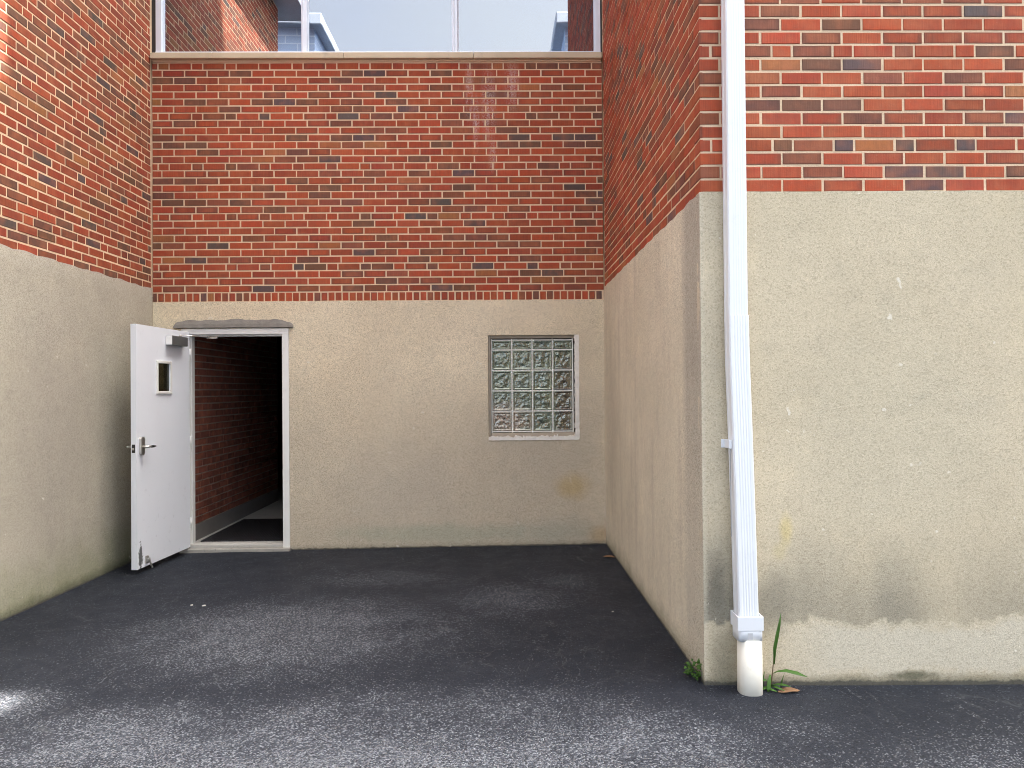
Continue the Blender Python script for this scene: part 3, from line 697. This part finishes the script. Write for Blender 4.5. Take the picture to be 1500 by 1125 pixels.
for j in range(5):
    for i in range(4):
        xa, xb, za, zb = bx0 + i * pw + .0045, bx0 + (i + 1) * pw - .0045, zr[j] + .0045, zr[j + 1] - .0045
        N = 40; Nz = N if j < 4 else 20; vs = []
        sd = rr.uniform(0, 50)
        for b_ in range(Nz + 1):
            for a_ in range(N + 1):
                x = xa + (xb - xa) * a_ / N; z = za + (zb - za) * b_ / Nz
                ed = min(x - xa, xb - x, z - za, zb - z)
                rim = min(1, ed / .004) if ed < .013 else max(0, 1 - (ed - .013) / .006)
                d = -.001 + .010 * (1 - (rim if ed < .02 else 0)) if ed > .004 else .008 * (1 - ed / .004)
                k = min(1, max(0, (ed - .018) / .012))
                wv = mnoise.noise(Vector((x * 26 + sd, z * 26, sd))) * .010 + mnoise.noise(Vector((x * 60 + sd, z * 60, sd + 4))) * .0045
                vs.append((x, YB + d + k * (wv - .004), z))
        fs = [(b_ * (N + 1) + a_, b_ * (N + 1) + a_ + 1, (b_ + 1) * (N + 1) + a_ + 1, (b_ + 1) * (N + 1) + a_) for b_ in range(Nz) for a_ in range(N)]
        ring = [b_ * (N + 1) for b_ in range(Nz, -1, -1)] + list(range(1, N + 1)) + [b_ * (N + 1) + N for b_ in range(1, Nz + 1)] + [Nz * (N + 1) + a_ for a_ in range(N - 1, 0, -1)]
        n0 = len(vs); vs += [(vs[q][0], YB + .06, vs[q][2]) for q in ring]
        L_ = len(ring); fs += [(ring[q], ring[(q + 1) % L_], n0 + (q + 1) % L_, n0 + q) for q in range(L_)] + [tuple(range(n0, n0 + L_))]
        m = MB(); m.mesh(vs, fs, smooth=True); m.build('glass_block', GLASSB, gw)
# ragged white caulk round the blocks
def caulk_strip(m, p0, p1, w_in, w_out, y, thick, seed):
    p0, p1 = Vector(p0), Vector(p1); d = (p1 - p0); L = d.length; d.normalize(); o_ = Vector((d.z, 0, -d.x)); n = int(L / .012); vs = []
    for i in range(n + 1):
        q = p0 + d * L * i / n; t = L * i / n
        wo = w_out * (1 + .8 * mnoise.noise(Vector((t * 22, seed, 0))) + .9 * mnoise.noise(Vector((t * 70, seed, 1)))); wi = w_in * (1 + .2 * mnoise.noise(Vector((t * 25, seed, 3))))
        yy = y + .002 * mnoise.noise(Vector((t * 30, seed, 5)))
        vs += [q - o_ * wi + Vector((0, yy + thick, 0)), q - o_ * wi + Vector((0, yy, 0)), q + o_ * wo + Vector((0, yy, 0)), q + o_ * wo + Vector((0, yy + thick, 0))]
    fs = [(i * 4 + k, i * 4 + k + 1, (i + 1) * 4 + k + 1, (i + 1) * 4 + k) for i in range(n) for k in range(3)] + [(0, 1, 2, 3), tuple(n * 4 + k for k in (3, 2, 1, 0))]
    m.mesh(vs, fs)
m = MB(); caulk_strip(m, (GX1 - .005, 0, GZ1), (GX1 - .005, 0, GZ0), .026, .012, D2 - .005, .06, 1); m.build('side_caulk', CAULK, gw)
m = MB(); caulk_strip(m, (GX1 + .01, 0, GZ0 + .008), (GX0 - .0, 0, GZ0 + .008), .012, .022, D2 - .008, .063, 2); m.build('bottom_caulk', CAULK, gw)
m = MB(); m.box(GX0 - .008, GX0 + .024, D2 + .028, D2 + .075, GZ0, GZ1); m.build('side_border', BEIGE, gw, .006)
m = MB(); m.box(GX0 + .0245, GX1, D2 + .040, D2 + .075, GZ1 - .028, GZ1 + .004); m.build('top_border', BEIGE, gw, .006)
m = MB(); m.box(GX0 + .0245, GX1, D2 + .042, D2 + .075, GZ0 + .01, GZ0 + .062); m.build('bottom_border', BEIGE, gw, .006)

# ------------------------------------------------------------------ upper window with its stone sill
win = empty('window', (0, 0, 0)); win.parent = mbk; win.location = Vector((-1.1, D2, ZS)) - wloc(mbk)
m = MB(); js = [XL + .003, -2.645, -1.434, -.235, XR - .003]
for a, b in zip(js, js[1:]): m.box(a + .0015, b - .0015, D2 - .045, D2 + .20, ZS + .012, ZS + .066)
m.build('sill', SILLST, win, .004)
m = MB(); m.box(XL + .01, XR - .01, D2 - .002, D2 + .2, ZS - .0015, ZS + .0115); m.build('sill_bed', MORTAR, win)
wz0, wz1 = ZS + .068, zt - .002; YW = D2 + .028
m = MB(); m.box(-3.188, .952, YW - .022, YW + .06, wz0, wz0 + .030); m.box(-3.188, .952, YW - .01, YW + .06, wz1 - .05, wz1)
for a, b in ((-3.188, -3.133), (-1.840, -1.788), (-.438, -.386), (.905, .952)):
    m.box(a, b, YW - .012, YW + .06, wz0 + .0305, wz1 - .051)
    if a < -3: m.box(b + .0005, b + .012, YW + .01, YW + .05, wz0 + .031, wz1 - .0515)
    elif a > .5: m.box(a - .012, a - .0005, YW + .01, YW + .05, wz0 + .031, wz1 - .0515)
    else:
        m.box(a + .015, a + .024, YW - .020, YW - .0125, wz0 + .0305, wz1 - .051)
        m.box(b + .0005, b + .010, YW + .01, YW + .05, wz0 + .031, wz1 - .0515)
m.build('frame', ALU, win, .003)
m = MB(); m.box(XL - .007, -3.1885, YW - .006, YW + .06, wz0, wz1); m.build('gap_shade', DARKM, win)  # dark strips stand in for the shaded gaps beside the frame
m = MB(); m.box(.9525, XR + .007, YW - .006, YW + .06, wz0, wz1); m.build('gap_shade', DARKM, win)
for a, b in ((-3.120, -1.841), (-1.777, -.439), (-.385, .892)):
    m = MB(); m.box(a, b, YW + .026, YW + .034, wz0 + .031, wz1 - .051); m.build('pane', GLASSW, win)
m = MB(); m.box(XL + .01, XR - .01, 9.0, 9.05, ZS - .1, zt + .1); m.box(XL + .01, XR - .01, D2 + .255, 9.0, ZS - .15, ZS - .08); m.box(XL + .01, XR - .01, D2 + .255, 9.0, zt + .04, zt + .1)
m.box(XL - .1, XL, D2 + .255, 9, ZS - .1, zt + .03); m.box(XR, XR + .1, D2 + .255, 9, ZS - .1, zt + .03); m.build('dark_room', ROOMD, win)

# ------------------------------------------------------------------ doormat
m = MB(); m.box(-2.842, -1.90, D2 + .125, 7.86, .0452, .056)
tag(m.build('floor_mat', MATM, None, .004), 'black rubber mat on the corridor floor just inside the open door', 'mat')

# ------------------------------------------------------------------ downspout
ds = empty('downspout', (1.14, D1 - .06, ground_z(1.14, 3.35)), 'white rectangular downspout standing in an off-white drain pipe at the right wing corner', 'downspout')
def profile(wd, dpth, rib):
    """corrugated front: points (dx, dy) counter-clockwise seen from above, y negative = towards the camera"""
    h = wd / 2; p = [(-h, 0), (-h, -dpth * .3), (-h + .002, -dpth * .33), (-h + .002, -dpth * .67), (-h, -dpth * .7), (-h, -dpth + .007), (-h + .006, -dpth)]
    k = 5; a, b = -h + .016, h - .016
    for i in range(k):
        x = a + (b - a) * (i + .5) / k; q = (b - a) / k
        p += [(x - q * .36, -dpth), (x - q * .18, -dpth + rib), (x + q * .18, -dpth + rib), (x + q * .36, -dpth)]
    return p + [(h - .006, -dpth), (h, -dpth + .007), (h, 0)]
def spout(name, pts, wd, dpth, mat, rib=.0009):
    pr = profile(wd, dpth, rib); vs = []
    for (x, y, z) in pts: vs += [(x + a, y + b, z) for a, b in pr]
    n = len(pr); fs = [(i * n + k, i * n + (k + 1) % n, (i + 1) * n + (k + 1) % n, (i + 1) * n + k) for i in range(len(pts) - 1) for k in range(n)]
    fs += [tuple(reversed(range(n))), tuple(range((len(pts) - 1) * n, len(pts) * n))]
    m = MB(); m.mesh(vs, fs); return m.build(name, mat, ds)
yb = D1 - .012
spout('upper_pipe', [(1.1135, yb, 7.0), (1.1145, yb, 2.6), (1.1145, yb, 1.768)], .0915, .072, PIPEW, .0004)
spout('lower_pipe', [(1.1165, yb - .001, 1.790), (1.1175, yb - .001, 1.60), (1.1285, yb - .002, 1.20), (1.1375, yb - .004, .80), (1.1450, yb - .006, .40), (1.1455, yb - .006, .36)], .0955, .075, PIPEW)
m = MB(); m.box(1.0655, 1.0795, D1 - .075, D1 - .002, 1.165, 1.205); m.box(1.050, 1.079, D1 - .006, D1 - .001, 1.165, 1.205); m.build('strap', PIPEW, ds, .002)
m = MB(); m.box(1.0755, 1.0785, D1 - .06, D1 - .056, .75, 1.16); m.build('pipe_seam', simple("seam_grey", (.35, .36, .38), .6), ds)
def ringbox(m, x0, x1, y0, y1, z0, z1, t):
    m.box(x0, x1, y0, y0 + t, z0, z1); m.box(x0, x1, y1 - t, y1, z0, z1); m.box(x0, x0 + t, y0 + t + .0002, y1 - t - .0002, z0, z1); m.box(x1 - t, x1, y0 + t + .0002, y1 - t - .0002, z0, z1)
gz = ground_z(1.15, 3.3)
m = MB(); ringbox(m, 1.0860, 1.2065, D1 - .113, D1 - .004, .322, .388, .006); m.build('collar', PIPEW, ds, .002)
def oval(name, mat, cx, cy_, rx, ry, zs, pw_=3.0):
    n = 40; vs = []
    for (z, k) in zs:
        for i in range(n):
            t = 2 * math.pi * i / n; c_, s_ = math.cos(t), math.sin(t)
            vs.append((cx + rx * k * math.copysign(abs(c_) ** (2 / pw_), c_), cy_ + ry * k * math.copysign(abs(s_) ** (2 / pw_), s_), z))
    fs = [(j * n + i, j * n + (i + 1) % n, (j + 1) * n + (i + 1) % n, (j + 1) * n + i) for j in range(len(zs) - 1) for i in range(n)] + [tuple(reversed(range(n))), tuple(range((len(zs) - 1) * n, len(zs) * n))]
    m = MB(); m.mesh(vs, fs, smooth=True); o = m.build(name, mat, ds)
    o.data.polygons[-1].use_smooth = False; o.data.polygons[-2].use_smooth = False; return o
oval('adapter', PIPEW, 1.148, D1 - .058, .0585, .053, [(.272, 1.0), (.318, 1.0), (.3215, .98)], 6)
oval('drain_pipe', PVC, 1.155, D1 - .066, .0555, .053, [(gz - .06, 1.0), (.10, 1.0), (.274, .985)], 2.5)
m = MB(); m.box(1.132, 1.155, D1 - .1125, D1 - .109, .282, .312); m.build('tape_patch', simple("grey_tape", (.45, .46, .48), .5), ds)

# ------------------------------------------------------------------ weeds and dead leaves
def blade(m, pts, wid, nrm):
    """leaf blade with a folded midrib"""
    nrm = Vector(nrm).normalized(); pts = [Vector(p) for p in pts]; vs = []
    for i, p in enumerate(pts):
        d = (pts[min(i + 1, len(pts) - 1)] - pts[max(i - 1, 0)]).normalized(); s_ = d.cross(nrm).normalized()
        vs += [p - s_ * wid[i] + nrm * wid[i] * .35, p, p + s_ * wid[i] + nrm * wid[i] * .35]
    fs = []
    for i in range(len(pts) - 1):
        for k in range(2): fs.append((i * 3 + k, i * 3 + k + 1, (i + 1) * 3 + k + 1, (i + 1) * 3 + k))
    m.mesh(vs, fs, smooth=True)
def leaf_obj(m, name, mat, parent):
    o = m.build(name, mat, parent); at = o.data.attributes.new("leaf_rnd", 'FLOAT', 'POINT')
    at.data.foreach_set('value', [random.random() * .3 + .35 for _ in o.data.vertices]); sm = o.modifiers.new('thick', 'SOLIDIFY'); sm.thickness = .0006; return o
bx, by = 1.262, D1 - .035; bz = ground_z(bx, by)
wd = empty('weed', (bx, by, bz), 'tall narrow-leaved green weed growing at the wall foot right of the drain pipe', 'weed')
m = MB(); m.tube([(bx, by, bz - .01), (bx + .008, by - .004, bz + .06), (bx + .016, by - .004, bz + .13), (bx + .020, by - .006, bz + .19)], [.0035, .003, .0025, .002], 8); m.build('stem', STEM, wd)
def lf(pts, wid, nrm): m = MB(); blade(m, pts, wid, nrm); leaf_obj(m, 'leaf', LEAFW, wd)
lf([(bx + .018, by - .006, bz + .12), (bx + .020, by - .008, bz + .19), (bx + .030, by - .01, bz + .25), (bx + .042, by - .012, bz + .31), (bx + .051, by - .012, bz + .365)], [.003, .0075, .0085, .006, .0005], (0, -1, .1))
lf([(bx + .017, by - .004, bz + .15), (bx + .015, by - .012, bz + .20), (bx + .026, by - .014, bz + .255), (bx + .036, by - .010, bz + .30)], [.002, .006, .006, .0005], (.4, -1, 0))
lf([(bx + .010, by - .004, bz + .075), (bx + .03, by - .02, bz + .092), (bx + .065, by - .035, bz + .098), (bx + .115, by - .045, bz + .088), (bx + .160, by - .05, bz + .075)], [.0015, .004, .010, .011, .0005], (0, -.5, 1))
lf([(bx, by - .002, bz + .07), (bx - .012, by - .02, bz + .045), (bx - .02, by - .03, bz + .015), (bx - .022, by - .034, bz - .0)], [.003, .009, .009, .004], (0, -1, .3))
lf([(bx, by - .004, bz + .02), (bx + .03, by - .02, bz + .03), (bx + .06, by - .03, bz + .03), (bx + .085, by - .034, bz + .024)], [.002, .007, .007, .001], (0, -.4, 1))
lf([(bx, by - .004, bz + .012), (bx - .03, by - .02, bz + .015), (bx - .05, by - .03, bz + .01)], [.004, .009, .002], (0, -.4, 1))
lf([(bx - .004, by - .002, bz + .03), (bx - .025, by - .012, bz + .05), (bx - .048, by - .02, bz + .045)], [.002, .006, .001], (0, -.6, 1))
lf([(bx + .002, by - .002, bz + .015), (bx + .02, by - .03, bz + .02), (bx + .05, by - .05, bz + .012)], [.003, .008, .001], (0, -.4, 1))
lf([(bx + .05, by, bz), (bx + .055, by - .004, bz + .04), (bx + .065, by - .008, bz + .075)], [.002, .003, .0005], (0, -1, .1))
lf([(bx - .03, by + .005, bz), (bx - .034, by, bz + .05), (bx - .028, by - .01, bz + .09)], [.002, .0035, .0005], (0, -1, .1))
lf([(bx, by - .006, bz + .008), (bx - .01, by - .035, bz + .012), (bx + .015, by - .05, bz + .008)], [.004, .009, .002], (0, -.4, 1))
def dead_leaf(name, x, y, L, W, rot, label):
    z = ground_z(x, y); e = []
    m = MB(); vs = []; n = 12
    for i in range(n + 1):
        t = i / n; q = W * math.sin(math.pi * t) ** .8 * (1 + .15 * math.sin(9 * t)) + .0005
        for k in (-1, 0, 1):
            lx = (t - .5) * L; ly = k * q
            vs.append((x + lx * math.cos(rot) - ly * math.sin(rot), y + lx * math.sin(rot) + ly * math.cos(rot), z + .004 + .016 * abs(k) * math.sin(math.pi * t) * .7 + .012 * (t - .5) ** 2))
    fs = [(i * 3 + k, i * 3 + k + 1, (i + 1) * 3 + k + 1, (i + 1) * 3 + k) for i in range(n) for k in range(2)]
    m.mesh(vs, fs, smooth=True); o = m.build(name, DRY, None); sm = o.modifiers.new('thick', 'SOLIDIFY'); sm.thickness = .001
    return tag(o, label, 'leaf')
dead_leaf('dry_leaf', 1.335, D1 - .075, .11, .026, .15, 'dry brown leaf lying flat on the asphalt beside the tall weed')
dead_leaf('dry_leaf', .905, 6.05, .11, .03, -.3, 'curled grey-brown dead leaf on the asphalt in the back right corner of the recess')
for fx, fy, fr, fl in ((-2.03, 4.86, .4, .022), (-2.12, 4.88, .1, .018), (.70, 4.55, 1.2, .016)):
    m = MB(); z = ground_z(fx, fy) + .002; n = 7
    top = [(fx + fl * (.5 + .12 * random.random()) * math.cos(6.283 * k / n) , fy + fl * .35 * (.8 + .4 * random.random()) * math.sin(6.283 * k / n + fr), z + .004 + .003 * random.random()) for k in range(n)]
    m.mesh(top + [(x, y, z) for x, y, _ in top], [tuple(range(n)), tuple(range(2 * n - 1, n - 1, -1))] + [(k, n + k, n + (k + 1) % n, (k + 1) % n) for k in range(n)])
    tag(m.build('paint_flake', CAULK, None), 'tiny white flake of paint lying on the dark asphalt of the recess', 'flake', 'paint flakes on the asphalt')
sx, sy_ = XR - .028, D1 + .10; sz = ground_z(sx, sy_)
sw = empty('weed', (sx, sy_, sz), 'small bushy green weed sprouting at the outer corner of the right wing', 'weed')
m = MB(); rr = random.Random(9)
for k in range(46):
    a = rr.uniform(0, 2 * math.pi); l = rr.uniform(.018, .034); rad = rr.uniform(.0, .035); h_ = rr.uniform(.0, .07)
    p = Vector((sx + rad * math.cos(a) - .008, sy_ + rad * math.sin(a) * 1.3 - .02, sz + h_)); q = p + Vector((math.cos(a) * l, math.sin(a) * l - .006, rr.uniform(-.004, .018)))
    blade(m, [p, p.lerp(q, .5) + Vector((0, 0, .006)), q], [.002, rr.uniform(.006, .011), .001], (rr.uniform(-.4, .4), -.5, 1))
leaf_obj(m, 'foliage', LEAFW, sw)

# ------------------------------------------------------------------ what the glass mirrors: buildings and trees behind the camera
def pale_block(x0, x1, y0, y1, h, label):
    b = empty('painted_building', ((x0 + x1) / 2, (y0 + y1) / 2, 0), label, 'building')
    m = MB(); m.box(x0, x1, y0, y1, -.2, h); m.build('wall', PALEB, b)
    m = MB(); m.box(x0 - .25, x1 + .25, y0 - .25, y1 + .25, h + .002, h + .30); m.build('cornice', ROOFM, b, .03)
    m = MB(); hx, hy = 1.5, 1.5
    vs = [(x0 - .1, y0 - .1, h + .31), (x1 + .1, y0 - .1, h + .31), (x1 + .1, y1 + .1, h + .31), (x0 - .1, y1 + .1, h + .31), (x0 + hx, y0 + hy, h + 1.5), (x1 - hx, y0 + hy, h + 1.5), (x1 - hx, y1 - hy, h + 1.5), (x0 + hx, y1 - hy, h + 1.5)]
    m.mesh(vs, [(3, 2, 1, 0), (4, 5, 6, 7), (0, 1, 5, 4), (1, 2, 6, 5), (2, 3, 7, 6), (3, 0, 4, 7)]); m.build('roof', simple("slate_roof", (.26, .32, .41), .8), b)
pale_block(-11, -4.75, -16, -5, 10.8, 'pale blue painted brick building mirrored in the left window pane')
pale_block(1.72, 7, -16, -5, 10.8, 'narrow pale blue painted building mirrored at the right end of the window')
def tree(x, y, h, R_, seed, label):
    t = empty('tree', (x, y, 0), label, 'tree', 'trees behind the yard')
    rr = random.Random(seed); m = MB()
    m.tube([(x, y, -.1), (x + .1, y, h * .3), (x, y + .1, h * .55), (x, y, h * .9)], [.2, .16, .1, .03], 10)
    cl = []
    for k in range(26):
        a = rr.uniform(0, 6.28); zz = rr.uniform(.3, .95); rad = R_ * math.sqrt(rr.random()) * (1.1 - abs(zz - .55))
        c_ = Vector((x + rad * math.cos(a), y + rad * math.sin(a), h * zz)); cl.append((c_, rr.uniform(.4, .8)))
        m.tube([(x, y, h * max(.2, zz - .25)), c_], [.05, .015], 6)
    m.build('trunk', BARK, t)
    m = MB()
    for c_, s_ in cl:
        for q in range(130):
            d = Vector((rr.gauss(0, 1), rr.gauss(0, 1), rr.gauss(0, .8))) * s_ * .55; p = c_ + d
            u_ = Vector((rr.gauss(0, 1), rr.gauss(0, 1), rr.gauss(0, 1))).normalized(); v_ = u_.orthogonal().normalized(); l = rr.uniform(.08, .16)
            m.face([p - u_ * l, p + v_ * l * .5, p + u_ * l, p - v_ * l * .5])
    o = m.build('crown', LEAFT, t); at = o.data.attributes.new("leaf_rnd", 'FLOAT', 'FACE'); at.data.foreach_set('value', [rr.random() for _ in o.data.polygons])
tree(-2.6, -13.5, 6.2, 2.2, 1, 'leafy green tree behind the yard, mirrored in the left glass blocks')
tree(.2, -14.5, 5.6, 2.0, 2, 'lower leafy tree behind the yard, mirrored in the middle glass blocks')
tree(-.9, -18, 6.8, 2.6, 4, 'taller leafy tree standing behind the two others')
